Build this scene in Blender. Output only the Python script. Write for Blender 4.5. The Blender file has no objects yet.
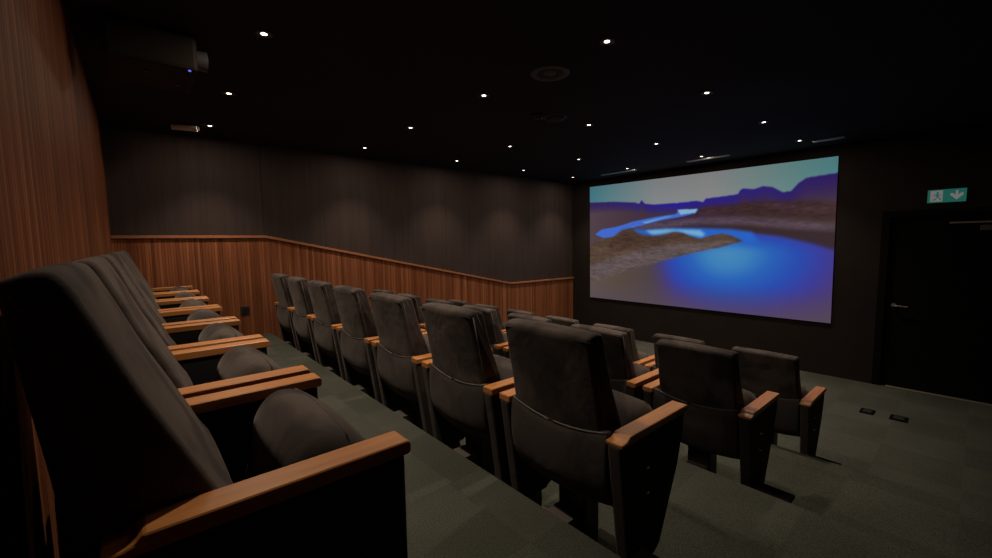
import bpy, bmesh, math, random
import numpy as np
from mathutils import Vector, Matrix

# ------------------------------------------------------------------ camera, world, exposure
SC = bpy.context.scene
COL = SC.collection
EYE = 1.078
YAW, PITCH, ROLL = map(math.radians, (49.455, -5.022, -0.817))
fwd = Vector((math.cos(PITCH)*math.cos(YAW), math.cos(PITCH)*math.sin(YAW), math.sin(PITCH)))
r0 = Vector((math.sin(YAW), -math.cos(YAW), 0))
u0 = r0.cross(fwd)
rt = r0*math.cos(ROLL) + u0*math.sin(ROLL)
up = u0*math.cos(ROLL) - r0*math.sin(ROLL)
cam = bpy.data.cameras.new('camera')
cam.sensor_width = 36.0
cam.lens = 416.2/992*36.0
cam.clip_start = 0.02
cam_o = bpy.data.objects.new('camera', cam)
COL.objects.link(cam_o)
m = Matrix((rt, up, -fwd)).transposed().to_4x4()
m.translation = Vector((0, 0, EYE))
cam_o.matrix_world = m
SC.camera = cam_o

w = bpy.data.worlds.new('world')
SC.world = w
w.use_nodes = True
w.node_tree.nodes['Background'].inputs[0].default_value = (0.6, 0.75, 1, 1)
w.node_tree.nodes['Background'].inputs[1].default_value = 0.0

SC.view_settings.view_transform = 'Standard'
SC.view_settings.look = 'None'
SC.view_settings.gamma = 1
SC.view_settings.use_curve_mapping = False
SC.view_settings.exposure = 0.0
BEAM_POWER = 66.0
SPILL_POWER = 3.0
SPOT_COLOR = (1.0, 0.79, 0.60)
SCREEN_GAIN = 0.85

# ------------------------------------------------------------------ dimensions
X_BACK, X_FRONT = -0.2, 7.012
Y_RIGHT, Y_LEFT = -1.05, 5.686
Z_CEIL = 2.288
EDGES = [1.18, 2.43, 3.67]
DROP = 0.264
FLOORS = [0.0, -DROP, -2*DROP, -3*DROP]
TIPS = [0.41, 1.688, 2.925, 4.15]
Z_FRONT = FLOORS[3]
PITCH_Y = 0.69
Y_ROWS = [0.748, 0.735, 0.733, 0.733]
LX = [0.63, 2.25, 3.66, 5.04, 6.34]
LY = [1.56, 2.75, 3.97, 5.13]

# ------------------------------------------------------------------ materials
def lin(c):
    return tuple(((v/255)/12.92 if v/255 <= 0.04045 else ((v/255+0.055)/1.055)**2.4) for v in c)

def mat(name, color=(0.5, 0.5, 0.5), rough=0.6, metal=0.0, spec=0.5):
    mt = bpy.data.materials.new(name)
    mt.use_nodes = True
    b = mt.node_tree.nodes['Principled BSDF']
    b.inputs['Base Color'].default_value = (*color, 1)
    b.inputs['Roughness'].default_value = rough
    b.inputs['Metallic'].default_value = metal
    b.inputs['Specular IOR Level'].default_value = spec
    return mt, mt.node_tree, b

def N(nt, kind, **kw):
    n = nt.nodes.new(kind)
    for k, v in kw.items():
        if hasattr(n, k) and k not in n.inputs:
            setattr(n, k, v)
        else:
            n.inputs[k].default_value = v
    return n

def ramp(nt, fac, stops):
    r = nt.nodes.new('ShaderNodeValToRGB')
    cr = r.color_ramp
    while len(cr.elements) < len(stops):
        cr.elements.new(0.5)
    for e, (p, c) in zip(cr.elements, stops):
        e.position = p
        e.color = (*c, 1)
    nt.links.new(fac, r.inputs[0])
    return r.outputs[0]

def mixc(nt, fac, a, b, mode='MIX'):
    n = nt.nodes.new('ShaderNodeMix')
    n.data_type = 'RGBA'
    n.blend_type = mode
    for sock, v in ((n.inputs[0], fac), (n.inputs[6], a), (n.inputs[7], b)):
        if hasattr(v, 'is_linked'):
            nt.links.new(v, sock)
        elif isinstance(v, tuple):
            sock.default_value = (*v, 1)
        else:
            sock.default_value = v
    return n.outputs[2]

def coords(nt, scale=(1, 1, 1), rnd=False):
    tc = nt.nodes.new('ShaderNodeTexCoord')
    mp = nt.nodes.new('ShaderNodeMapping')
    mp.inputs['Scale'].default_value = scale
    nt.links.new(tc.outputs['Object'], mp.inputs[0])
    if rnd:
        oi = nt.nodes.new('ShaderNodeObjectInfo')
        sc = nt.nodes.new('ShaderNodeMath')
        sc.operation = 'MULTIPLY'
        sc.inputs[1].default_value = 37.0
        nt.links.new(oi.outputs['Random'], sc.inputs[0])
        cb = nt.nodes.new('ShaderNodeCombineXYZ')
        for k in range(3):
            nt.links.new(sc.outputs[0], cb.inputs[k])
        nt.links.new(cb.outputs[0], mp.inputs['Location'])
    return mp.outputs[0]

def bump(nt, b, height, strength, dist=0.01):
    n = nt.nodes.new('ShaderNodeBump')
    n.inputs['Strength'].default_value = strength
    n.inputs['Distance'].default_value = dist
    nt.links.new(height, n.inputs['Height'])
    nt.links.new(n.outputs[0], b.inputs['Normal'])

def slat_mat(name, axis, gain=1.0):
    """narrow vertical timber boards of random width and tone, with grain and grooves"""
    mt, nt, b = mat(name, rough=0.65, spec=0.06)
    tc = nt.nodes.new('ShaderNodeTexCoord')
    sx = nt.nodes.new('ShaderNodeSeparateXYZ')
    nt.links.new(tc.outputs['Object'], sx.inputs[0])
    v = N(nt, 'ShaderNodeTexVoronoi', voronoi_dimensions='1D', feature='F1')
    v.inputs['Scale'].default_value = 38
    v.inputs['Randomness'].default_value = 0.75
    nt.links.new(sx.outputs[axis], v.inputs['W'])
    tone = nt.nodes.new('ShaderNodeSeparateColor')
    nt.links.new(v.outputs['Color'], tone.inputs[0])
    base = ramp(nt, tone.outputs[0], [(0, (0.165, 0.056, 0.026)), (0.35, (0.215, 0.078, 0.036)),
                                      (0.7, (0.255, 0.096, 0.044)), (1, (0.32, 0.128, 0.060))])
    no = N(nt, 'ShaderNodeTexNoise', Scale=1.0, Detail=6.0, Roughness=0.65)
    nt.links.new(coords(nt, (45, 45, 1.6)), no.inputs['Vector'])
    grain = ramp(nt, no.outputs['Fac'], [(0.3, (0.62*gain, 0.6*gain, 0.58*gain)), (0.7, (1.12*gain, 1.1*gain, 1.08*gain))])
    nt.links.new(mixc(nt, 1.0, base, grain, 'MULTIPLY'), b.inputs['Base Color'])
    v2 = N(nt, 'ShaderNodeTexVoronoi', voronoi_dimensions='1D', feature='DISTANCE_TO_EDGE')
    v2.inputs['Scale'].default_value = 38
    v2.inputs['Randomness'].default_value = 0.75
    nt.links.new(sx.outputs[axis], v2.inputs['W'])
    gr = ramp(nt, v2.outputs['Distance'], [(0.0, (0, 0, 0)), (0.09, (1, 1, 1))])
    bump(nt, b, gr, 0.8, 0.006)
    return mt

M = {}
M['slat_y'] = slat_mat('wood_slats_back_wall', 1, 0.85)
M['slat_x'] = slat_mat('wood_slats_wainscot', 0, 1.2)

def wood_mat(name, dark, light, rough=0.38):
    mt, nt, b = mat(name, rough=rough, spec=0.45)
    no = N(nt, 'ShaderNodeTexNoise', Scale=1.0, Detail=5.0, Roughness=0.6)
    nt.links.new(coords(nt, (4, 60, 60), True), no.inputs['Vector'])
    nt.links.new(ramp(nt, no.outputs['Fac'], [(0.25, dark), (0.75, light)]), b.inputs['Base Color'])
    return mt
M['arm'] = wood_mat('armrest_timber', (0.34, 0.130, 0.040), (0.54, 0.230, 0.063))
M['rail'] = wood_mat('rail_timber', (0.30, 0.11, 0.042), (0.40, 0.16, 0.065), 0.45)

def fabric(name, c0, c1, rough=0.9):
    mt, nt, b = mat(name, rough=rough, spec=0.2)
    no = N(nt, 'ShaderNodeTexNoise', Scale=4.5, Detail=3.0, Roughness=0.55, Distortion=0.4)
    nt.links.new(coords(nt, (1, 1, 1), True), no.inputs['Vector'])
    fine = N(nt, 'ShaderNodeTexNoise', Scale=240.0, Detail=2.0)
    nt.links.new(coords(nt), fine.inputs['Vector'])
    cl = ramp(nt, no.outputs['Fac'], [(0.42, c0), (0.57, c1)])
    nt.links.new(mixc(nt, 0.35, cl, ramp(nt, fine.outputs['Fac'], [(0.3, (0.5, 0.5, 0.5)), (0.7, (1.3, 1.3, 1.3))]), 'MULTIPLY'),
                 b.inputs['Base Color'])
    b.inputs['Sheen Weight'].default_value = 0.15
    b.inputs['Sheen Roughness'].default_value = 0.45
    b.inputs['Sheen Tint'].default_value = (0.75, 0.66, 0.6, 1)
    mx = nt.nodes.new('ShaderNodeMath')
    mx.operation = 'MULTIPLY_ADD'
    mx.inputs[1].default_value = 0.05
    nt.links.new(fine.outputs['Fac'], mx.inputs[0])
    nt.links.new(no.outputs['Fac'], mx.inputs[2])
    bump(nt, b, mx.outputs[0], 0.22, 0.04)
    return mt
M['fabric'] = fabric('charcoal_suede', (0.026, 0.022, 0.022), (0.070, 0.057, 0.052))
M['shell'] = fabric('dark_shell_cloth', (0.023, 0.020, 0.020), (0.040, 0.034, 0.033))
M['piping'] = mat('seam_piping', (0.075, 0.066, 0.060), 0.6)[0]
M['panel'] = mat('black_laminate', (0.010, 0.010, 0.011), 0.7, 0.0, 0.3)[0]
M['panel_cloth'] = fabric('dark_panel_cloth', (0.030, 0.026, 0.025), (0.040, 0.034, 0.032))
M['steel'] = mat('painted_steel', (0.02, 0.02, 0.021), 0.45, 0.3)[0]
M['box'] = mat('brown_painted_steel', (0.055, 0.045, 0.04), 0.5)[0]
M['foot'] = mat('floor_flange_metal', (0.20, 0.185, 0.17), 0.45, 0.7)[0]
M['bolt'] = mat('bolt_chrome', (0.6, 0.6, 0.62), 0.25, 1.0)[0]

# carpet tiles
mt, nt, b = mat('carpet', rough=0.97, spec=0.1)
fine = N(nt, 'ShaderNodeTexNoise', Scale=160.0, Detail=3.0, Roughness=0.7)
nt.links.new(coords(nt), fine.inputs['Vector'])
big = N(nt, 'ShaderNodeTexNoise', Scale=2.2, Detail=3.0)
nt.links.new(coords(nt), big.inputs['Vector'])
chk = N(nt, 'ShaderNodeTexChecker', Scale=2.0)
chk.inputs['Color1'].default_value = (0.92, 0.92, 0.92, 1)
chk.inputs['Color2'].default_value = (1.06, 1.06, 1.06, 1)
nt.links.new(coords(nt), chk.inputs['Vector'])
c = ramp(nt, fine.outputs['Fac'], [(0.3, (0.034, 0.038, 0.031)), (0.7, (0.094, 0.102, 0.083))])
c = mixc(nt, 1.0, c, ramp(nt, big.outputs['Fac'], [(0.3, (0.85, 0.85, 0.85)), (0.7, (1.12, 1.12, 1.12))]), 'MULTIPLY')
nt.links.new(mixc(nt, 1.0, c, chk.outputs['Color'], 'MULTIPLY'), b.inputs['Base Color'])
bump(nt, b, fine.outputs['Fac'], 0.5, 0.006)
M['carpet'] = mt

# dark wall cloth with faint vertical ribs
def cloth_wall(name, c0, c1, axis_scale):
    mt, nt, b = mat(name, rough=0.9, spec=0.15)
    no = N(nt, 'ShaderNodeTexNoise', Scale=1.0, Detail=4.0, Roughness=0.6)
    nt.links.new(coords(nt, axis_scale), no.inputs['Vector'])
    nt.links.new(ramp(nt, no.outputs['Fac'], [(0.3, c0), (0.7, c1)]), b.inputs['Base Color'])
    bump(nt, b, no.outputs['Fac'], 0.25, 0.01)
    return mt
M['wall_cloth'] = cloth_wall('dark_wall_cloth', (0.042, 0.031, 0.029), (0.056, 0.042, 0.039), (30, 30, 0.8))
M['front_paint'] = cloth_wall('dark_front_wall_paint', (0.017, 0.013, 0.012), (0.021, 0.016, 0.015), (3, 3, 3))
M['ceil'] = cloth_wall('black_ceiling_paint', (0.020, 0.020, 0.022), (0.026, 0.026, 0.029), (2, 2, 2))
M['black'] = mat('matte_black', (0.010, 0.010, 0.011), 0.7)[0]
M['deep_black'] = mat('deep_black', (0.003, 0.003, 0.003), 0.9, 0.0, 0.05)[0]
M['door'] = mat('black_door_paint', (0.003, 0.003, 0.003), 0.8, 0.0, 0.1)[0]
M['grey'] = mat('grey_metal', (0.25, 0.25, 0.25), 0.4, 0.8)[0]
M['strip'] = mat('threshold_metal', (0.35, 0.31, 0.26), 0.4, 0.6)[0]
M['slot'] = mat('pale_slot_metal', (0.85, 0.88, 0.92), 0.4, 0.9)[0]
M['ring'] = mat('dark_grey_plastic', (0.06, 0.06, 0.062), 0.5)[0]
M['proj'] = mat('brown_grey_housing', (0.018, 0.013, 0.010), 0.7, 0.0, 0.2)[0]
M['pale'] = mat('pale_plastic', (0.7, 0.6, 0.52), 0.5)[0]
M['glass'] = mat('lens_glass', (0.16, 0.16, 0.17), 0.15)[0]

def emis(name, color, strength):
    mt = bpy.data.materials.new(name)
    mt.use_nodes = True
    nt = mt.node_tree
    nt.nodes.clear()
    e = nt.nodes.new('ShaderNodeEmission')
    e.inputs[0].default_value = (*color, 1)
    e.inputs[1].default_value = strength
    o = nt.nodes.new('ShaderNodeOutputMaterial')
    nt.links.new(e.outputs[0], o.inputs[0])
    return mt
M['lamp'] = emis('lamp_lens', (1.0, 0.88, 0.72), 6.0)
M['exit_green'] = emis('exit_sign_green', lin((28, 82, 72)), 1.0)
M['exit_pale'] = emis('exit_sign_pale', lin((108, 104, 104)), 1.0)
M['led'] = emis('blue_led', (0.15, 0.2, 1.0), 1.0)

# ------------------------------------------------------------------ mesh helpers
def link(name, bm, m, parent=None, smooth=False, loc=None):
    bmesh.ops.recalc_face_normals(bm, faces=bm.faces[:])
    me = bpy.data.meshes.new(name)
    bm.to_mesh(me)
    bm.free()
    me.materials.append(m)
    for p in me.polygons:
        p.use_smooth = smooth
    o = bpy.data.objects.new(name, me)
    COL.objects.link(o)
    if parent:
        o.parent = parent
    if loc:
        o.location = loc
    return o

def tag(o, label=None, cat=None, group=None, kind=None):
    for k, v in (('label', label), ('category', cat), ('group', group), ('kind', kind)):
        if v:
            o[k] = v
    return o

def empty(name, loc=(0, 0, 0), rz=0):
    o = bpy.data.objects.new(name, None)
    o.empty_display_size = 0.1
    COL.objects.link(o)
    o.location = loc
    o.rotation_euler = (0, 0, rz)
    return o

def dup(o, parent=None):
    c = o.copy()
    COL.objects.link(c)
    if parent:
        c.parent = parent
    for ch in list(o.children):
        dup(ch, c)
    return c

def box(bm, x0, x1, y0, y1, z0, z1, bev=0.0, seg=2):
    r = bmesh.ops.create_cube(bm, size=1.0)
    vs = r['verts']
    for v in vs:
        v.co = Vector(((x0+x1)/2 + v.co.x*(x1-x0), (y0+y1)/2 + v.co.y*(y1-y0), (z0+z1)/2 + v.co.z*(z1-z0)))
    if bev:
        es = list({e for v in vs for e in v.link_edges})
        bmesh.ops.bevel(bm, geom=es, offset=bev, segments=seg, affect='EDGES', profile=0.6)
    return bm

def B(*a, **k):
    return box(bmesh.new(), *a, **k)

def prism_y(bm, prof, y0, y1, bev=0.0, seg=2):
    a = [bm.verts.new((u, y0, h)) for u, h in prof]
    c = [bm.verts.new((u, y1, h)) for u, h in prof]
    n = len(prof)
    bm.faces.new(a)
    bm.faces.new(c[::-1])
    for i in range(n):
        bm.faces.new((a[i], c[i], c[(i+1) % n], a[(i+1) % n]))
    if bev:
        es = list({e for v in a+c for e in v.link_edges})
        bmesh.ops.recalc_face_normals(bm, faces=bm.faces[:])
        bmesh.ops.bevel(bm, geom=es, offset=bev, segments=seg, affect='EDGES', profile=0.6)
    return bm

def spline(pts, n=6, closed=True):
    out = []
    k = len(pts)
    rng = range(k) if closed else range(k-1)
    for i in rng:
        if closed:
            p = [Vector(pts[(i+j-1) % k]) for j in range(4)]
        else:
            p = [Vector(pts[min(max(i+j-1, 0), k-1)]) for j in range(4)]
        for s in range(n):
            t = s/n
            out.append(0.5*((2*p[1]) + (p[2]-p[0])*t + (2*p[0]-5*p[1]+4*p[2]-p[3])*t*t + (3*p[1]-p[0]-3*p[2]+p[3])*t**3))
    if not closed:
        out.append(Vector(pts[-1]))
    return out

def loft_y(bm, prof, half, r=0.03, crown=0.0, width=None, nseg=5, nmid=8, warp=None):
    """cushion: closed (u,h) profile swept across y with rounded ends and a crown; width(h) scales y"""
    P = [Vector(p) for p in prof]
    n = len(P)
    area = sum(P[i].x*P[(i+1) % n].y - P[(i+1) % n].x*P[i].y for i in range(n))
    sg = 1 if area > 0 else -1
    nor = []
    for i in range(n):
        t = (P[(i+1) % n]-P[i-1])
        t.normalize()
        nor.append(Vector((t.y, -t.x))*sg)
    secs = []
    for k in range(nseg+1):
        a = math.pi/2*(1-k/nseg)
        secs.append((-half + r - r*math.sin(a), r*(1-math.cos(a))))
    ys = [s[0] for s in secs]
    mid = [(-half+r + (2*half-2*r)*k/nmid, 0.0) for k in range(1, nmid)]
    secs = secs + mid + [(-y, i) for y, i in secs[::-1]]
    rings = []
    for y, ins in secs:
        ring = []
        cr = crown*(1-(y/half)**2)
        for p, nn in zip(P, nor):
            q = p + nn*(cr-ins)
            yy = y*(width(q.y) if width else 1.0)
            co = Vector((q.x, yy, q.y))
            if warp:
                co = warp(co)
            ring.append(bm.verts.new(co))
        rings.append(ring)
    for a, c in zip(rings[:-1], rings[1:]):
        for i in range(n):
            bm.faces.new((a[i], a[(i+1) % n], c[(i+1) % n], c[i]))
    bm.faces.new(rings[0])
    bm.faces.new(rings[-1][::-1])
    return bm

def cyl(bm, p0, p1, r0, r1=None, seg=24, cap=True):
    p0, p1 = Vector(p0), Vector(p1)
    r1 = r0 if r1 is None else r1
    d = (p1-p0).normalized()
    a = d.orthogonal().normalized()
    bb = d.cross(a)
    A = [bm.verts.new(p0 + (a*math.cos(t)+bb*math.sin(t))*r0) for t in (2*math.pi*i/seg for i in range(seg))]
    C = [bm.verts.new(p1 + (a*math.cos(t)+bb*math.sin(t))*r1) for t in (2*math.pi*i/seg for i in range(seg))]
    for i in range(seg):
        bm.faces.new((A[i], A[(i+1) % seg], C[(i+1) % seg], C[i]))
    if cap:
        bm.faces.new(A[::-1])
        bm.faces.new(C)
    return bm

def tube(bm, pts, r, seg=8):
    pts = [Vector(p) for p in pts]
    rings = []
    for i, p in enumerate(pts):
        t = (pts[min(i+1, len(pts)-1)]-pts[max(i-1, 0)]).normalized()
        a = t.cross(Vector((0, 1, 0)))
        if a.length < 1e-4:
            a = t.orthogonal()
        a.normalize()
        bb = t.cross(a)
        rings.append([bm.verts.new(p+(a*math.cos(x)+bb*math.sin(x))*r) for x in (2*math.pi*k/seg for k in range(seg))])
    for A, C in zip(rings[:-1], rings[1:]):
        for i in range(seg):
            bm.faces.new((A[i], A[(i+1) % seg], C[(i+1) % seg], C[i]))
    bm.faces.new(rings[0][::-1])
    bm.faces.new(rings[-1])
    return bm

def lathe_z(bm, prof, seg=32, c=(0, 0, 0)):
    rings = []
    for r, z in prof:
        rings.append([bm.verts.new((c[0]+r*math.cos(t), c[1]+r*math.sin(t), c[2]+z)) for t in (2*math.pi*i/seg for i in range(seg))])
    for A, C in zip(rings[:-1], rings[1:]):
        for i in range(seg):
            bm.faces.new((A[i], A[(i+1) % seg], C[(i+1) % seg], C[i]))
    return bm

def struct(name, bm, m):
    o = link(name, bm, m)
    o['kind'] = 'structure'
    return o

# ------------------------------------------------------------------ room shell
prof = [(X_BACK-0.1, -1.2), (X_BACK-0.1, 0), (EDGES[0], 0), (EDGES[0], FLOORS[1]), (EDGES[1], FLOORS[1]), (EDGES[1], FLOORS[2]),
        (EDGES[2], FLOORS[2]), (EDGES[2], FLOORS[3]), (X_FRONT+0.1, FLOORS[3]), (X_FRONT+0.1, -1.2)]
struct('floor', prism_y(bmesh.new(), prof, Y_RIGHT-0.1, Y_LEFT+0.1), M['carpet'])
struct('ceiling', B(X_BACK-0.1, X_FRONT+0.1, Y_RIGHT-0.1, Y_LEFT+0.1, Z_CEIL, Z_CEIL+0.1), M['ceil'])
struct('wall_back', B(X_BACK-0.1, X_BACK, Y_RIGHT-0.1, Y_LEFT+0.1, 0, Z_CEIL), M['slat_y'])
struct('wall_right', B(X_BACK-0.1, X_FRONT+0.1, Y_RIGHT-0.1, Y_RIGHT, Z_FRONT, Z_CEIL), M['front_paint'])
# door opening in the front wall
DY0, DY1, DZ1 = -0.24, 0.80, 1.36
bm = bmesh.new()
box(bm, X_FRONT, X_FRONT+0.1, DY1, Y_LEFT+0.1, Z_FRONT, Z_CEIL)
box(bm, X_FRONT, X_FRONT+0.1, DY0, DY1, DZ1, Z_CEIL)
box(bm, X_FRONT, X_FRONT+0.1, Y_RIGHT-0.1, DY0, Z_FRONT, Z_CEIL)
struct('wall_front', bm, M['front_paint'])
bm = bmesh.new()
box(bm, X_BACK, 1.172, Y_LEFT, Y_LEFT+0.1, Z_FRONT, Z_CEIL)
box(bm, 1.178, 3.813, Y_LEFT, Y_LEFT+0.1, Z_FRONT, Z_CEIL)
box(bm, 3.819, 6.45, Y_LEFT, Y_LEFT+0.1, Z_FRONT, Z_CEIL)
box(bm, 6.456, X_FRONT, Y_LEFT, Y_LEFT+0.1, Z_FRONT, Z_CEIL)
box(bm, X_BACK, X_FRONT, Y_LEFT+0.006, Y_LEFT+0.1, Z_FRONT, Z_CEIL)
struct('wall_left', bm, M['wall_cloth'])

# slatted wainscot and its rail, stepping down with the floor
RAIL = [(X_BACK, 1.186), (1.18, 1.186), (5.20, 0.318), (X_FRONT-0.002, 0.304)]
T = 0.03
top = [(x, z-0.012) for x, z in RAIL]
prof = top + [(X_FRONT-0.002, Z_FRONT), (EDGES[2], Z_FRONT), (EDGES[2], FLOORS[2]), (EDGES[1], FLOORS[2]), (EDGES[1], FLOORS[1]),
              (EDGES[0], FLOORS[1]), (EDGES[0], 0), (X_BACK, 0)]
struct('trim_1', prism_y(bmesh.new(), prof, Y_LEFT-T, Y_LEFT), M['slat_x'])
prof = [(x, z+0.014) for x, z in RAIL] + [(x, z-0.016) for x, z in RAIL[::-1]]
struct('trim_2', prism_y(bmesh.new(), prof, Y_LEFT-T-0.022, Y_LEFT, 0.004), M['rail'])

# door
d = struct('door_1', B(X_FRONT+0.045, X_FRONT+0.09, DY0+0.045, DY1-0.045, Z_FRONT+0.012, DZ1-0.045), M['door'])
bm = bmesh.new()
box(bm, X_FRONT-0.012, X_FRONT+0.1, DY1-0.045, DY1+0.03, Z_FRONT, DZ1+0.03, 0.004)
box(bm, X_FRONT-0.012, X_FRONT+0.1, DY0-0.03, DY0+0.045, Z_FRONT, DZ1+0.03, 0.004)
box(bm, X_FRONT-0.012, X_FRONT+0.1, DY0+0.046, DY1-0.046, DZ1-0.045, DZ1+0.03, 0.004)
link('door_frame', bm, M['door'], d)
bm = bmesh.new()
hz = 0.235
cyl(bm, (X_FRONT+0.045, 0.68, hz), (X_FRONT+0.037, 0.68, hz), 0.026)
cyl(bm, (X_FRONT+0.037, 0.68, hz), (X_FRONT-0.012, 0.68, hz), 0.009)
tube(bm, [(X_FRONT-0.012, 0.688, hz), (X_FRONT-0.014, 0.64, hz-0.002), (X_FRONT-0.012, 0.55, hz-0.006)], 0.010)
link('door_handle', bm, M['grey'], d)
bm = bmesh.new()
box(bm, X_FRONT-0.02, X_FRONT+0.045, -0.20, 0.03, 1.135, 1.195, 0.006)
link('door_closer', bm, M['ring'], d)
bm = bmesh.new()
box(bm, X_FRONT-0.03, X_FRONT-0.006, -0.20, 0.26, 1.218, 1.236, 0.003)
box(bm, X_FRONT-0.03, X_FRONT+0.045, -0.19, -0.15, 1.19, 1.222, 0.003)
link('closer_arm', bm, M['strip'], d)
struct('trim_3', B(X_FRONT-0.02, X_FRONT+0.03, DY0+0.046, DY1-0.1, Z_FRONT, Z_FRONT+0.012, 0.003), M['strip'])

# ------------------------------------------------------------------ projection screen
S = {'SKYLINE': [(0.0, 0.139), (0.142, 0.15), (0.256, 0.171), (0.278, 0.185), (0.29, 0.155), (0.306, 0.188), (0.347, 0.199), (0.458, 0.202), (0.541, 0.197), (0.567, 0.21), (0.577, 0.186), (0.632, 0.181), (0.697, 0.174), (0.706, 0.146), (0.716, 0.138), (0.753, 0.149), (0.782, 0.135), (0.812, 0.145), (0.846, 0.185), (0.871, 0.182), (0.892, 0.137), (0.915, 0.108), (0.945, 0.104), (1.003, 0.097)], 'RIVER': [(0.032, 0.426), (0.071, 0.384), (0.162, 0.364), (0.247, 0.327), (0.361, 0.299), (0.451, 0.285), (0.471, 0.254), (0.546, 0.257), (0.537, 0.287), (0.482, 0.306), (0.395, 0.326), (0.283, 0.364), (0.223, 0.385), (0.161, 0.449), (0.101, 0.472)], 'GLINT': [(0.458, 0.253), (0.546, 0.257), (0.534, 0.282), (0.474, 0.292)], 'GLINTB': [(0.292, 0.336), (0.411, 0.3), (0.443, 0.297), (0.378, 0.32), (0.31, 0.349)], 'NARROWS': [(0.238, 0.388), (0.31, 0.398), (0.428, 0.392), (0.565, 0.399), (0.675, 0.412), (0.751, 0.435), (0.776, 0.505), (0.727, 0.517), (0.662, 0.461), (0.565, 0.485), (0.491, 0.468), (0.345, 0.465), (0.274, 0.434)], 'GLINTC': [(0.31, 0.403), (0.412, 0.397), (0.557, 0.412), (0.579, 0.444), (0.565, 0.464), (0.506, 0.441), (0.46, 0.418), (0.412, 0.433), (0.345, 0.442)], 'FARBANK': [(0.219, 0.355), (0.411, 0.339), (0.564, 0.321), (0.725, 0.332), (0.844, 0.36), (0.996, 0.405), (0.996, 0.435), (0.867, 0.416), (0.725, 0.385), (0.564, 0.37), (0.411, 0.383), (0.265, 0.387)], 'DARKBANK': [(0.31, 0.38), (0.564, 0.37), (0.726, 0.39), (0.867, 0.421), (1.01, 0.444), (1.01, 0.56), (0.933, 0.512), (0.846, 0.466), (0.751, 0.435), (0.675, 0.409), (0.564, 0.394)], 'RIDGE': [(0.563, 0.243), (0.672, 0.244), (0.772, 0.232), (0.886, 0.242), (1.01, 0.271), (1.01, 0.384), (0.866, 0.346), (0.724, 0.312), (0.592, 0.305), (0.535, 0.311), (0.505, 0.29)], 'RIDGELIGHT': [(0.773, 0.26), (0.864, 0.257), (0.949, 0.29), (1.01, 0.282), (1.01, 0.316), (0.929, 0.318), (0.842, 0.287)], 'POINT': [(-0.01, 0.522), (0.049, 0.484), (0.091, 0.459), (0.142, 0.448), (0.191, 0.395), (0.228, 0.388), (0.265, 0.422), (0.319, 0.453), (0.387, 0.449), (0.444, 0.423), (0.483, 0.43), (0.521, 0.458), (0.558, 0.477), (0.587, 0.459), (0.642, 0.441), (0.675, 0.454), (0.721, 0.495), (0.636, 0.537), (0.537, 0.575), (0.429, 0.627), (0.293, 0.692), (0.141, 0.779), (-0.01, 0.868)], 'BEACH': [(-0.01, 0.717), (0.181, 0.607), (0.328, 0.545), (0.46, 0.516), (0.566, 0.503), (0.702, 0.492), (0.636, 0.537), (0.537, 0.575), (0.429, 0.627), (0.293, 0.692), (0.141, 0.779), (-0.01, 0.868)], 'HILL': [(0.142, 0.454), (0.191, 0.395), (0.228, 0.388), (0.283, 0.434), (0.362, 0.454), (0.444, 0.426), (0.506, 0.463), (0.412, 0.502), (0.275, 0.531), (0.161, 0.577), (0.101, 0.547)]}
GW, GH = 600, 338
uu, vv = np.meshgrid(np.linspace(0, 1, GW), np.linspace(0, 1, GH))

def blur(a, k):
    for _ in range(2):
        for ax in (0, 1):
            p = np.pad(a, [(k, k) if i == ax else (0, 0) for i in range(a.ndim)], mode='edge')
            a = sum(np.take(p, range(j, j+a.shape[ax]), axis=ax) for j in range(2*k+1))/(2*k+1)
    return a

def mask(poly, k=1):
    ins = np.zeros_like(uu, bool)
    n = len(poly)
    for i in range(n):
        (x0, y0), (x1, y1) = poly[i], poly[(i+1) % n]
        if y0 == y1:
            continue
        cr = ((y0 > vv) != (y1 > vv)) & (uu < (x1-x0)*(vv-y0)/(y1-y0)+x0)
        ins ^= cr
    return blur(ins.astype(float), k) if k else ins.astype(float)

def grad(t, stops):
    xs = [s[0] for s in stops]
    return np.stack([np.interp(t, xs, [s[1][k] for s in stops]) for k in range(3)], -1)

rng = np.random.RandomState(3)
def noise(nx, ny):
    g = rng.rand(ny+1, nx+1)
    x, y = uu*nx, vv*ny
    i, j = np.minimum(x.astype(int), nx-1), np.minimum(y.astype(int), ny-1)
    fx, fy = x-i, y-j
    return (g[j, i]*(1-fx)+g[j, i+1]*fx)*(1-fy)+(g[j+1, i]*(1-fx)+g[j+1, i+1]*fx)*fy

sky = grad(uu, [(0, (72, 128, 142)), (0.12, (96, 136, 142)), (0.35, (138, 142, 144)), (0.6, (142, 143, 142)), (0.82, (112, 142, 140)), (1, (84, 138, 142))])
sky = sky*(0.93+0.07*np.clip(vv/0.18, 0, 1))[..., None]
skl = np.interp(uu, [p[0] for p in S['SKYLINE']], [p[1] for p in S['SKYLINE']])
dep = vv-skl
tint = grad(uu, [(0, (54, 36, 92)), (0.25, (52, 36, 120)), (0.45, (40, 34, 158)), (0.6, (46, 34, 140)), (0.8, (50, 36, 118)), (1, (50, 32, 98))])
far = grad(uu, [(0, (88, 70, 78)), (0.25, (74, 56, 68)), (0.42, (66, 50, 76)), (0.55, (62, 44, 70)), (0.75, (72, 50, 50)), (1, (84, 66, 66))])
t = np.clip(dep/np.interp(uu, [0, 0.5, 0.75, 1], [0.10, 0.075, 0.13, 0.20]), 0, 1)[..., None]
land = tint*(1-t**1.5)+far*t**1.5
lm = blur((dep > 0).astype(float), 1)[..., None]
img = sky*(1-lm)+land*lm
n1 = 0.4*noise(90, 160)+0.35*noise(40, 90)+0.25*noise(14, 40)

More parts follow.
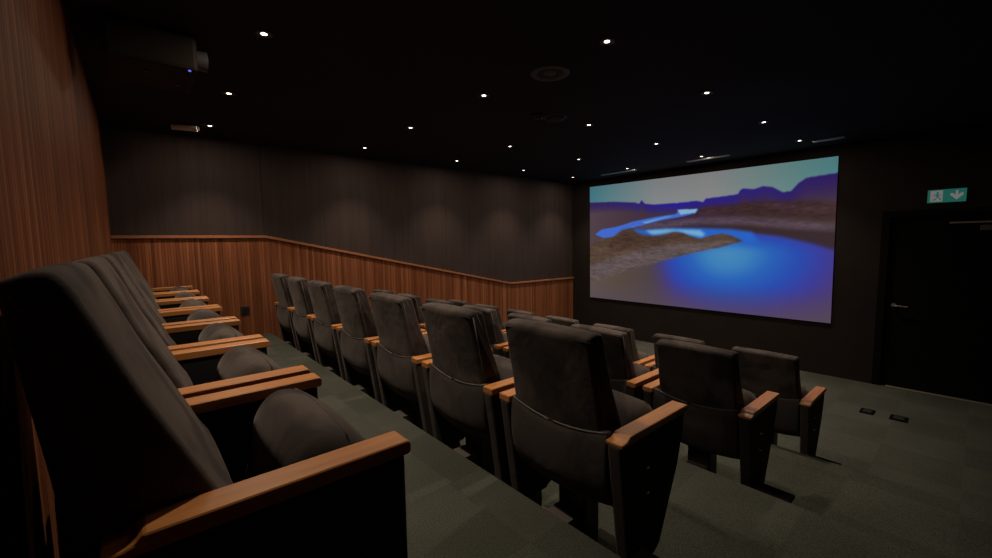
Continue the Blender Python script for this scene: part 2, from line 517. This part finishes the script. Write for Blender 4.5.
def lay(key, colr, k=1, a=1.0):
    global img
    mm = (mask(S[key], k)*a)[..., None]
    img = img*(1-mm)+np.array(colr, float)*mm

lay('RIDGE', (62, 42, 42), 4, 0.8)
lay('RIDGELIGHT', (88, 62, 66), 4, 0.55)
# the lake: bright middle fading outwards
dd = np.sqrt(((uu-0.66)/np.where(uu > 0.66, 0.40, 0.36))**2 + ((vv-0.585)/np.where(vv > 0.585, 0.48, 0.20))**2)
lake = grad(dd, [(0, (78, 146, 196)), (0.2, (66, 136, 198)), (0.4, (46, 104, 194)), (0.6, (46, 82, 186)), (0.78, (64, 66, 164)), (0.92, (78, 62, 132)), (1.08, (84, 68, 104)), (1.35, (86, 74, 76))])
lw = blur((vv > np.interp(uu, [0, 0.3, 0.7, 0.76, 0.85, 1], [0.7, 0.55, 0.44, 0.44, 0.46, 0.52])).astype(float), 3)
low = grad(uu, [(0, (104, 90, 76)), (0.2, (92, 78, 68)), (0.4, (82, 70, 72))])
wl = np.clip((0.46-uu)/0.14, 0, 1)[..., None]*0.9
lake = lake*(1-wl*np.clip((dd-0.55)/0.3, 0, 1)[..., None])+low*(wl*np.clip((dd-0.55)/0.3, 0, 1)[..., None])
img = img*(1-lw[..., None])+lake*lw[..., None]
bot = np.clip((vv-0.80)/0.2, 0, 1)[..., None]*0.6
img = img*(1-bot)+np.array((92, 78, 94.))*bot
lay('DARKBANK', (58, 44, 48), 3, 0.85)
lay('FARBANK', (92, 76, 90), 3, 0.8)
lay('RIVER', (70, 112, 216), 1)
lay('GLINT', (140, 184, 212), 1)
lay('GLINTB', (120, 180, 216), 1, 0.8)
lay('NARROWS', (46, 104, 206), 3)
lay('GLINTC', (124, 186, 222), 3, 0.95)
lay('POINT', (90, 70, 58), 1)
lay('HILL', (76, 55, 46), 5, 0.8)
lay('BEACH', (104, 92, 96), 4, 0.75)
tex = ((n1-0.5)*0.55*np.clip(mask(S['POINT'], 2)+mask(S['FARBANK'], 3)+mask(S['RIDGE'], 3)+mask(S['BEACH'], 2), 0, 1))[..., None]
img = np.clip(img*(1+tex), 0, 255)/255
rgb = np.where(img <= 0.04045, img/12.92, ((img+0.055)/1.055)**2.4)

XS = X_FRONT-0.004
QUAD = [(5.222, 1.082+EYE), (1.288, 1.055+EYE), (1.272, -1.147+EYE), (5.200, -1.147+EYE)]
bm = bmesh.new()
hx = [X_FRONT-0.020, X_FRONT]
f = [bm.verts.new((hx[0], y, z)) for y, z in QUAD]
g = [bm.verts.new((hx[1], y, z)) for y, z in QUAD]
bm.faces.new(f); bm.faces.new(g[::-1])
for i in range(4):
    bm.faces.new((f[i], g[i], g[(i+1) % 4], f[(i+1) % 4]))
scr = link('projection_screen', bm, M['black'])
tag(scr, 'large projection screen on the dark front wall showing a blue lake between brown hills', 'screen')
verts, faces = [], []
for j in range(GH):
    for i in range(GW):
        a, c = i/(GW-1), j/(GH-1)
        y = (QUAD[0][0]*(1-a)+QUAD[1][0]*a)*(1-c)+(QUAD[3][0]*(1-a)+QUAD[2][0]*a)*c
        z = (QUAD[0][1]*(1-a)+QUAD[1][1]*a)*(1-c)+(QUAD[3][1]*(1-a)+QUAD[2][1]*a)*c
        verts.append((X_FRONT-0.0215, y, z))
for j in range(GH-1):
    for i in range(GW-1):
        k = j*GW+i
        faces.append((k, k+GW, k+GW+1, k+1))
me = bpy.data.meshes.new('projected_picture')
me.from_pydata(verts, [], faces)
at = me.color_attributes.new('picture', 'FLOAT_COLOR', 'POINT')
at.data.foreach_set('color', np.concatenate([rgb.reshape(-1, 3), np.ones((GW*GH, 1))], 1).astype(np.float32).ravel())
pm = emis('picture_light', (1, 1, 1), SCREEN_GAIN)
an = pm.node_tree.nodes.new('ShaderNodeAttribute')
an.attribute_name = 'picture'
em = [n for n in pm.node_tree.nodes if n.type == 'EMISSION'][0]
pm.node_tree.links.new(an.outputs['Color'], em.inputs[0])
me.materials.append(pm)
po = bpy.data.objects.new('projected_picture', me)
COL.objects.link(po)
po.parent = scr
po['label'] = 'glowing picture of a desert lake under a grey sky'

# ------------------------------------------------------------------ ceiling fittings
proto = empty('downlight')
lathe_z(bm := bmesh.new(), [(0.016, -0.002), (0.030, -0.005), (0.044, -0.006), (0.047, -0.003), (0.047, 0.0)])
link('trim_ring', bm, M['ring'], proto, True)
bm = bmesh.new()
cyl(bm, (0, 0, 0), (0, 0, -0.003), 0.017)
link('lens', bm, M['lamp'], proto)
ld = bpy.data.lights.new('downlight_beam', 'SPOT')
ld.energy = BEAM_POWER
ld.color = SPOT_COLOR
ld.spot_size = math.radians(94)
ld.spot_blend = 1.0
ld.shadow_soft_size = 0.03
lo = bpy.data.objects.new('downlight_beam', ld)
COL.objects.link(lo)
lo.parent = proto
lo.location = (0, 0, -0.02)
la = bpy.data.lights.new('downlight_spill', 'AREA')
la.shape = 'DISK'
la.size = 0.05
la.energy = SPILL_POWER
la.color = SPOT_COLOR
ao = bpy.data.objects.new('downlight_spill', la)
COL.objects.link(ao)
ao.parent = proto
ao.location = (0, 0, -0.012)
ROWN = ['nearest the slatted back wall', 'second from the back wall', 'midway to the screen', 'second from the screen', 'nearest the screen']
COLN = ['nearest the aisle', 'second from the aisle', 'third from the aisle', 'nearest the panelled side wall']
first = True
for i, x in enumerate(LX):
    for j, y in enumerate(LY):
        o = proto if first else dup(proto)
        first = False
        o.location = (x, y, Z_CEIL)
        tag(o, 'small lit downlight ' + COLN[j] + ', ceiling row ' + ROWN[i], 'ceiling light', 'downlights in the black ceiling')

# ceiling speaker, detectors
sp = empty('ceiling_speaker', (2.335, 2.10, Z_CEIL))
tag(sp, 'round dark ceiling speaker with a grey rim set in the black ceiling', 'speaker')
link('rim', lathe_z(bmesh.new(), [(0.095, -0.004), (0.105, -0.010), (0.135, -0.010), (0.142, -0.004), (0.142, 0)]), M['ring'], sp, True)
bm = bmesh.new()
cyl(bm, (0, 0, 0), (0, 0, -0.004), 0.096)
link('grille', bm, M['black'], sp)
link('driver_cone', lathe_z(bmesh.new(), [(0.001, -0.012), (0.03, -0.010), (0.045, -0.004)]), M['ring'], sp, True)
dt = empty('smoke_detector', (2.98, 2.84, Z_CEIL))
tag(dt, 'small black round smoke detector on the ceiling beyond the speaker', 'smoke detector')
link('base', lathe_z(bmesh.new(), [(0.001, -0.022), (0.055, -0.02), (0.06, -0.01), (0.06, 0)]), M['black'], dt, True)
link('sensor_head', lathe_z(bmesh.new(), [(0.001, -0.045), (0.03, -0.042), (0.04, -0.03), (0.045, -0.02)]), M['black'], dt, True)
bm = bmesh.new()
cyl(bm, (0.035, -0.028, -0.033), (0.035, -0.028, -0.040), 0.006)
link('indicator', bm, M['slot'], dt)
dt = empty('ceiling_fitting', (3.19, 2.80, Z_CEIL))
tag(dt, 'flat dark round ceiling fitting right beside the smoke detector', 'ceiling fitting')
link('dish', lathe_z(bmesh.new(), [(0.001, -0.03), (0.06, -0.028), (0.095, -0.018), (0.10, 0)]), M['black'], dt, True)
link('rim', lathe_z(bmesh.new(), [(0.098, -0.002), (0.105, -0.006), (0.112, 0)]), M['ring'], dt, True)

# slot diffusers near the screen
for (y0, y1, lab) in ((3.90, 4.60, 'thin pale slot air vent in the ceiling above the screen left side'),
                      (2.43, 3.04, 'thin pale slot air vent in the ceiling above the screen middle'),
                      (1.15, 1.46, 'thin pale slot air vent in the ceiling above the screen right corner')):
    v = empty('slot_vent', (6.50, (y0+y1)/2, Z_CEIL))
    tag(v, lab, 'air vent', 'slot vents above the screen')
    h = (y1-y0)/2
    bm = bmesh.new()
    box(bm, -0.032, -0.016, -h, h, -0.020, 0, 0.002)
    box(bm, 0.016, 0.032, -h, h, -0.020, 0, 0.002)
    box(bm, -0.016, 0.016, -h, -h+0.012, -0.010, 0)
    box(bm, -0.016, 0.016, h-0.012, h, -0.010, 0)
    link('frame', bm, M['slot'], v)
    link('slot', B(-0.016, 0.016, -h+0.012, h-0.012, -0.004, 0), M['black'], v)

# projector hanging near the back wall
pj = empty('projector', (0.13, 3.22, Z_CEIL))
tag(pj, 'dark boxy ceiling projector hung near the slatted back wall', 'projector')
link('housing', B(-0.20, 0.20, -0.25, 0.25, -0.215, -0.03, 0.02), M['proj'], pj)
bm = bmesh.new()
cyl(bm, (0, 0, 0), (0, 0, -0.035), 0.03)
box(bm, -0.08, 0.08, -0.08, 0.08, -0.006, 0)
link('ceiling_mount', bm, M['black'], pj)
bm = bmesh.new()
cyl(bm, (0.19, -0.15, -0.12), (0.255, -0.15, -0.12), 0.05, 0.055)
ln = link('lens', bm, M['ring'], pj)
bm = bmesh.new()
cyl(bm, (0.254, -0.15, -0.12), (0.257, -0.15, -0.12), 0.045)
link('lens_glass', bm, M['glass'], ln)
bm = bmesh.new()
cyl(bm, (0.16, -0.235, -0.214), (0.16, -0.235, -0.219), 0.007)
link('status_light', bm, M['led'], pj)
for (a, c) in ((-0.03, -0.1), (0.12, 0.05)):
    bm = bmesh.new()
    cyl(bm, (a, c, -0.214), (a, c, -0.225), 0.012)
    link('adjusting_foot', bm, M['ring'], pj)

tb = empty('ceiling_sensor', (0.43, 5.21, Z_CEIL))
tag(tb, 'pale tube shaped ceiling sensor beside the downlight in the far back corner', 'sensor')
bm = bmesh.new()
cyl(bm, (-0.10, 0.03, -0.035), (0.10, -0.03, -0.035), 0.028)
link('body', bm, M['pale'], tb, False)
bm = bmesh.new()
cyl(bm, (0, 0, 0), (0, 0, -0.012), 0.03)
link('bracket', bm, M['black'], tb)
bm = bmesh.new()
cyl(bm, (0.10, -0.03, -0.035), (0.112, -0.0336, -0.035), 0.02)
link('end_cap', bm, M['black'], tb)

# exit sign
ex = empty('exit_sign', (X_FRONT, 0.30, 0.455+EYE))
tag(ex, 'green lit exit sign with a pale doorway picture and a down arrow', 'sign')
link('sign_box', B(-0.035, 0, -0.150, 0.150, -0.072, 0.072, 0.004), M['exit_green'], ex)
def flat(name, polys, x, m, par):
    bm = bmesh.new()
    for p in polys:
        A = [bm.verts.new((x, y, z)) for y, z in p]
        C = [bm.verts.new((x-0.001, y, z)) for y, z in p]
        bm.faces.new(A); bm.faces.new(C[::-1])
        for i in range(len(p)):
            bm.faces.new((A[i], C[i], C[(i+1) % len(p)], A[(i+1) % len(p)]))
    return link(name, bm, m, par)
dw = flat('doorway_pictogram', [[(0.128, -0.062), (0.030, -0.062), (0.030, 0.062), (0.128, 0.062)]], -0.0352, M['exit_pale'], ex)
run = [[(0.070 + 0.011*math.cos(t), 0.036 + 0.011*math.sin(t)) for t in (2*math.pi*i/12 for i in range(12))],
       [(0.085, 0.022), (0.066, 0.022), (0.060, -0.010), (0.076, -0.014)],
       [(0.066, 0.022), (0.044, 0.012), (0.046, 0.004), (0.066, 0.010)],
       [(0.085, 0.022), (0.104, 0.006), (0.098, 0.000), (0.080, 0.012)],
       [(0.060, -0.010), (0.070, -0.010), (0.056, -0.030), (0.048, -0.050), (0.040, -0.048), (0.046, -0.026)],
       [(0.068, -0.012), (0.078, -0.014), (0.092, -0.034), (0.112, -0.040), (0.110, -0.048), (0.086, -0.044)]]
flat('running_figure', run, -0.0364, M['exit_green'], dw)
flat('arrow', [[(-0.068, 0.052), (-0.088, 0.052), (-0.088, 0.004), (-0.108, 0.024), (-0.128, 0.024), (-0.128, 0.004), (-0.078, -0.050),
                (-0.028, 0.004), (-0.028, 0.024), (-0.048, 0.024), (-0.068, 0.004)]], -0.0352, M['exit_pale'], ex)

# wall socket on the far wainscot
so = empty('wall_socket', (0.913, Y_LEFT-T, 0.318))
tag(so, 'small square black wall socket low on the slatted side wall', 'socket')
link('plate', B(-0.046, 0.046, -0.010, 0, -0.046, 0.046, 0.004), M['black'], so)
bm = bmesh.new()
cyl(bm, (0, -0.010, 0), (0, -0.0125, 0), 0.024)
link('socket_face', bm, M['panel'], so)

# ------------------------------------------------------------------ seats
HALF = PITCH_Y/2
AC, AW = 0.286, 0.0335          # armrest centre and half width
def backrest_bm(back_row, drop=0.0):
    if back_row:
        pr = [(-0.520, 1.045), (-0.497, 1.035), (-0.467, 0.97), (-0.420, 0.85), (-0.368, 0.735), (-0.325, 0.635), (-0.305, 0.55),
              (-0.50, 0.535), (-0.518, 0.60), (-0.526, 0.72), (-0.543, 0.87), (-0.557, 0.995), (-0.561, 1.018), (-0.558, 1.032), (-0.546, 1.038)]
    else:
        pr = [(-0.476, 1.013), (-0.440, 1.011), (-0.422, 0.995), (-0.407, 0.93), (-0.380, 0.82), (-0.345, 0.72), (-0.315, 0.63), (-0.305, 0.55),
              (-0.40, 0.535), (-0.447, 0.60), (-0.466, 0.72), (-0.488, 0.85), (-0.507, 0.955), (-0.513, 0.988), (-0.510, 1.001), (-0.500, 1.007)]
    pr = [(u - (0 if back_row else 0.012*max(0, (h-0.6)/0.4)), h - drop*max(0, (h-0.6)/0.4)) for u, h in pr]
    return loft_y(bmesh.new(), spline(pr, 4), 0.252 if back_row else 0.230, 0.016, 0.006, lambda h: 1.0-0.035*max(0, min(1, (h-0.6)/0.4)))

def seat_bm(back_row):
    pr = [(-0.235, 0.40), (-0.205, 0.53), (-0.196, 0.600), (-0.165, 0.648), (-0.120, 0.664), (-0.068, 0.642), (-0.015, 0.58),
          (0.012, 0.525), (0.0, 0.455), (-0.09, 0.385), (-0.20, 0.355)] if back_row else [(-0.310, 0.40), (-0.268, 0.53), (-0.245, 0.600), (-0.205, 0.655), (-0.152, 0.672), (-0.095, 0.650), (-0.040, 0.585),
          (-0.012, 0.530), (-0.022, 0.455), (-0.100, 0.385), (-0.23, 0.355)]
    return loft_y(bmesh.new(), spline(pr, 4), 0.238, 0.06, 0.014)

def shell_bm():
    outer = [(-0.440, 0.625), (-0.470, 0.612), (-0.482, 0.52), (-0.474, 0.42), (-0.445, 0.350), (-0.375, 0.320), (-0.30, 0.31)]
    inner = [(-0.30, 0.345), (-0.37, 0.38), (-0.425, 0.48), (-0.432, 0.60)]
    def warp(co):
        e = (co.y/0.252)**2
        return Vector((co.x + 0.02*e*max(0, min(1, (0.62-co.z)/0.3)), co.y, co.z + (0.022*e*max(0, min(1, (0.60-co.z)/0.3))) + 0.036*e*max(0, (co.z-0.5)/0.12)))
    return loft_y(bmesh.new(), spline(outer+inner, 3), 0.252, 0.012, 0.0, warp=warp, nmid=12)

def cap_bm(s, AC, swoop=False):
    pr = [(-0.482, 0.630), (-0.482, 0.644), (-0.455, 0.645), (-0.443, 0.649), (-0.432, 0.660), (0.0, 0.660), (0.006, 0.654), (0.006, 0.634), (0.0, 0.630)]
    if not swoop:
        pr = [(-0.482, 0.630), (-0.482, 0.657), (-0.479, 0.660)] + pr[5:]
    return prism_y(bmesh.new(), pr, s*AC-AW, s*AC+AW, 0.0025, 1)

def make_seat(kind, drop=0.0):
    root = empty('cinema_seat')
    back_row = kind == 'back'
    lift, lean = (0.034, 0.050) if back_row else (-drop, 0.012)
    br = link('backrest', backrest_bm(back_row, drop), M['fabric'], root, True)
    if not back_row:
        br.location = (0.012 if drop else 0, -0.004 if drop else 0.012, 0)
    for s in () if back_row else (-1, 1):
        bm = bmesh.new()
        pts = []
        for (u, h) in [(-0.500, 0.985), (-0.480, 0.85), (-0.458, 0.72), (-0.442, 0.63)]:
            k = max(0, (h-0.53)/0.47)
            wd = 1.0-0.035*max(0, min(1, (h-0.6)/0.4))
            pts.append((u-lean*k+0.012, s*(0.2295*wd), h+lift*k))
        tube(bm, pts, 0.0035, 6)
        link('piping', bm, M['piping'], br, True)
        bm = bmesh.new()
        pts = []
        for (u, h) in [(-0.445, 0.998), (-0.41, 0.92), (-0.382, 0.82), (-0.345, 0.72), (-0.315, 0.64)]:
            k = max(0, (h-0.53)/0.47)
            wd = 1.0-0.035*max(0, min(1, (h-0.6)/0.4))
            pts.append((u-lean*k-0.022, s*(0.2295*wd), h+lift*k))
        tube(bm, pts, 0.0018, 6)
        link('piping', bm, M['piping'], br, True)
    bm = bmesh.new()
    tube(bm, [(-0.513-lean, y, 0.988+lift) for y in [-0.228+0.456*k/6 for k in range(7)]], 0.003, 6)
    link('seam', bm, M['shell'], br, True)
    sh = link('back_shell', shell_bm(), M['shell'], root, True)
    if not back_row:
        bm = bmesh.new()
        tube(bm, [(-0.466+0.004*(y/0.25)**2, y, 0.622+0.036*(y/0.252)**2) for y in [-0.245+0.49*k/12 for k in range(13)]], 0.0045, 6)
        link('piping', bm, M['piping'], sh, True)
    st = link('seat', seat_bm(back_row), M['fabric'], root, True)
    bm = bmesh.new()
    pts = [(-0.085 if back_row else -0.120, y, (0.652 if back_row else 0.661) + 0.014*(1-(y/0.24)**2) - (0.04 if abs(y) > 0.215 else 0)) for y in [-0.235+0.47*k/14 for k in range(15)]]
    tube(bm, pts, 0.0035, 6)
    link('seam', bm, M['shell'], st, True)
    for s in (-1, 1):
        a = s*AC
        if back_row:
            pr = [(-0.535, 0.0), (-0.535, 0.632), (-0.005, 0.632), (-0.005, 0.0)]
        else:
            pr = [(-0.485, 0.632), (-0.012, 0.632), (-0.018, 0.56), (-0.062, 0.42), (-0.195, 0.150), (-0.235, 0.125), (-0.385, 0.125), (-0.415, 0.150)]
        bm = prism_y(bmesh.new(), pr, a-0.028, a+0.028, 0.012, 3)
        sp = link('side_panel', bm, M['panel' if back_row else 'panel_cloth'], root)
        link('armrest', cap_bm(s, abs(a)), M['arm'], root)
        if not back_row:
            bm = bmesh.new()
            box(bm, -0.345, -0.255, a-0.018, a+0.018, 0.012, 0.14, 0.003)
            lg = link('leg', bm, M['steel'], root)
            link('foot_plate', B(-0.40, -0.22, a-0.03, a+0.03, 0.0, 0.012, 0.003), M['foot'], lg)
    if back_row:
        link('rear_cover', B(-0.528, -0.475, -0.262, 0.262, 0.02, 0.62, 0.015), M['panel'], root)
    bm = bmesh.new()
    cyl(bm, (-0.33, -0.275, 0.42), (-0.33, 0.275, 0.42), 0.016, seg=12)
    link('hinge_bar', bm, M['steel'], root)
    bm = bmesh.new()
    box(bm, -0.36, -0.26, -0.07, 0.07, 0.0, 0.37, 0.006)
    link('pedestal', bm, M['steel'], root)
    if not back_row:
        bx = link('base_box', B(-0.455, -0.365, -0.055, 0.055, 0.0, 0.21, 0.004), M['box'], root)
        link('lid', B(-0.459, -0.361, -0.058, 0.058, 0.21, 0.216, 0.002), M['foot'], bx)
    return root

ORD = ['', 'second', 'third', 'fourth', 'fifth', 'sixth', '']
RN = ['back row against the slatted wall', 'second row from the back', 'third row from the back', 'front row nearest the screen']
for r in range(4):
    proto = make_seat('back' if r == 0 else 'tip', (0, 0, 0.028, 0.028)[r])
    for k in range(7):
        o = proto if k == 0 else dup(proto)
        o.location = (TIPS[r], Y_ROWS[r] + PITCH_Y*(k+0.5), FLOORS[r])
        if k == 0:
            lab = 'charcoal tip-up cinema seat at the aisle end of the ' + RN[r]
        elif k == 6:
            lab = 'charcoal cinema seat beside the side wall in the ' + RN[r]
        else:
            lab = 'charcoal tip-up cinema seat, %s from the aisle in the %s' % (ORD[k], RN[r])
        tag(o, lab, 'chair', 'cinema seats in the ' + RN[r])
    end_arm = [c for c in proto.children if c.name.startswith('armrest')][0]
    end_cap = link('armrest', cap_bm(-1, AC, True), M['arm'])
    end_arm.data = end_cap.data
    bpy.data.objects.remove(end_cap)
    if r:
        end = [c for c in proto.children if c.name.startswith('side_panel')][0]
        for (u, h) in ((-0.30, 0.50), (-0.30, 0.40)):
            bm = bmesh.new()
            cyl(bm, (u, -AC-0.028, h), (u, -AC-0.032, h), 0.008, 0.006, 12)
            link('bolt', bm, M['bolt'], end)

# ------------------------------------------------------------------ floor details
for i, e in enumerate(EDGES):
    s = empty('edge_strip', (e, 0.645, FLOORS[i]))  # flat black strip set against the platform edge, level with its top
    tag(s, 'small flat black strip at the %s platform edge beside the aisle seat' % ('back row', 'second row', 'third row')[i], 'black strip', 'black strips along the aisle')
    wd = 0.035 if i == 2 else 0.10  # the narrow third strip stands in for the shadow gap at its step
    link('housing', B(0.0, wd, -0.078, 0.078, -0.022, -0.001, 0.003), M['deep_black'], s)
    link('lens', B(0.008, wd-0.008, -0.065, 0.065, -0.025, -0.0215), M['ring'], s)  # dark grey inset on the strip's underside, not a lamp lens
for (y0, y1, lab) in ((0.650, 0.765, 'flat black patch on the front carpet, the one nearer the seats'),
                      (0.395, 0.530, 'flat black patch on the front carpet, the one nearer the door')):
    s = empty('floor_patch', (5.83, (y0+y1)/2, Z_FRONT))  # thin black slab lying on the carpet
    tag(s, lab, 'floor plate', 'black patches near the screen wall')
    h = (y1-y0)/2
    link('patch_base', B(-0.08, 0.08, -h, h, 0, 0.010, 0.003), M['deep_black'], s)
    link('patch_inset', B(-0.05, 0.05, -h*0.6, h*0.6, 0.010, 0.013, 0.001), M['panel'], s)
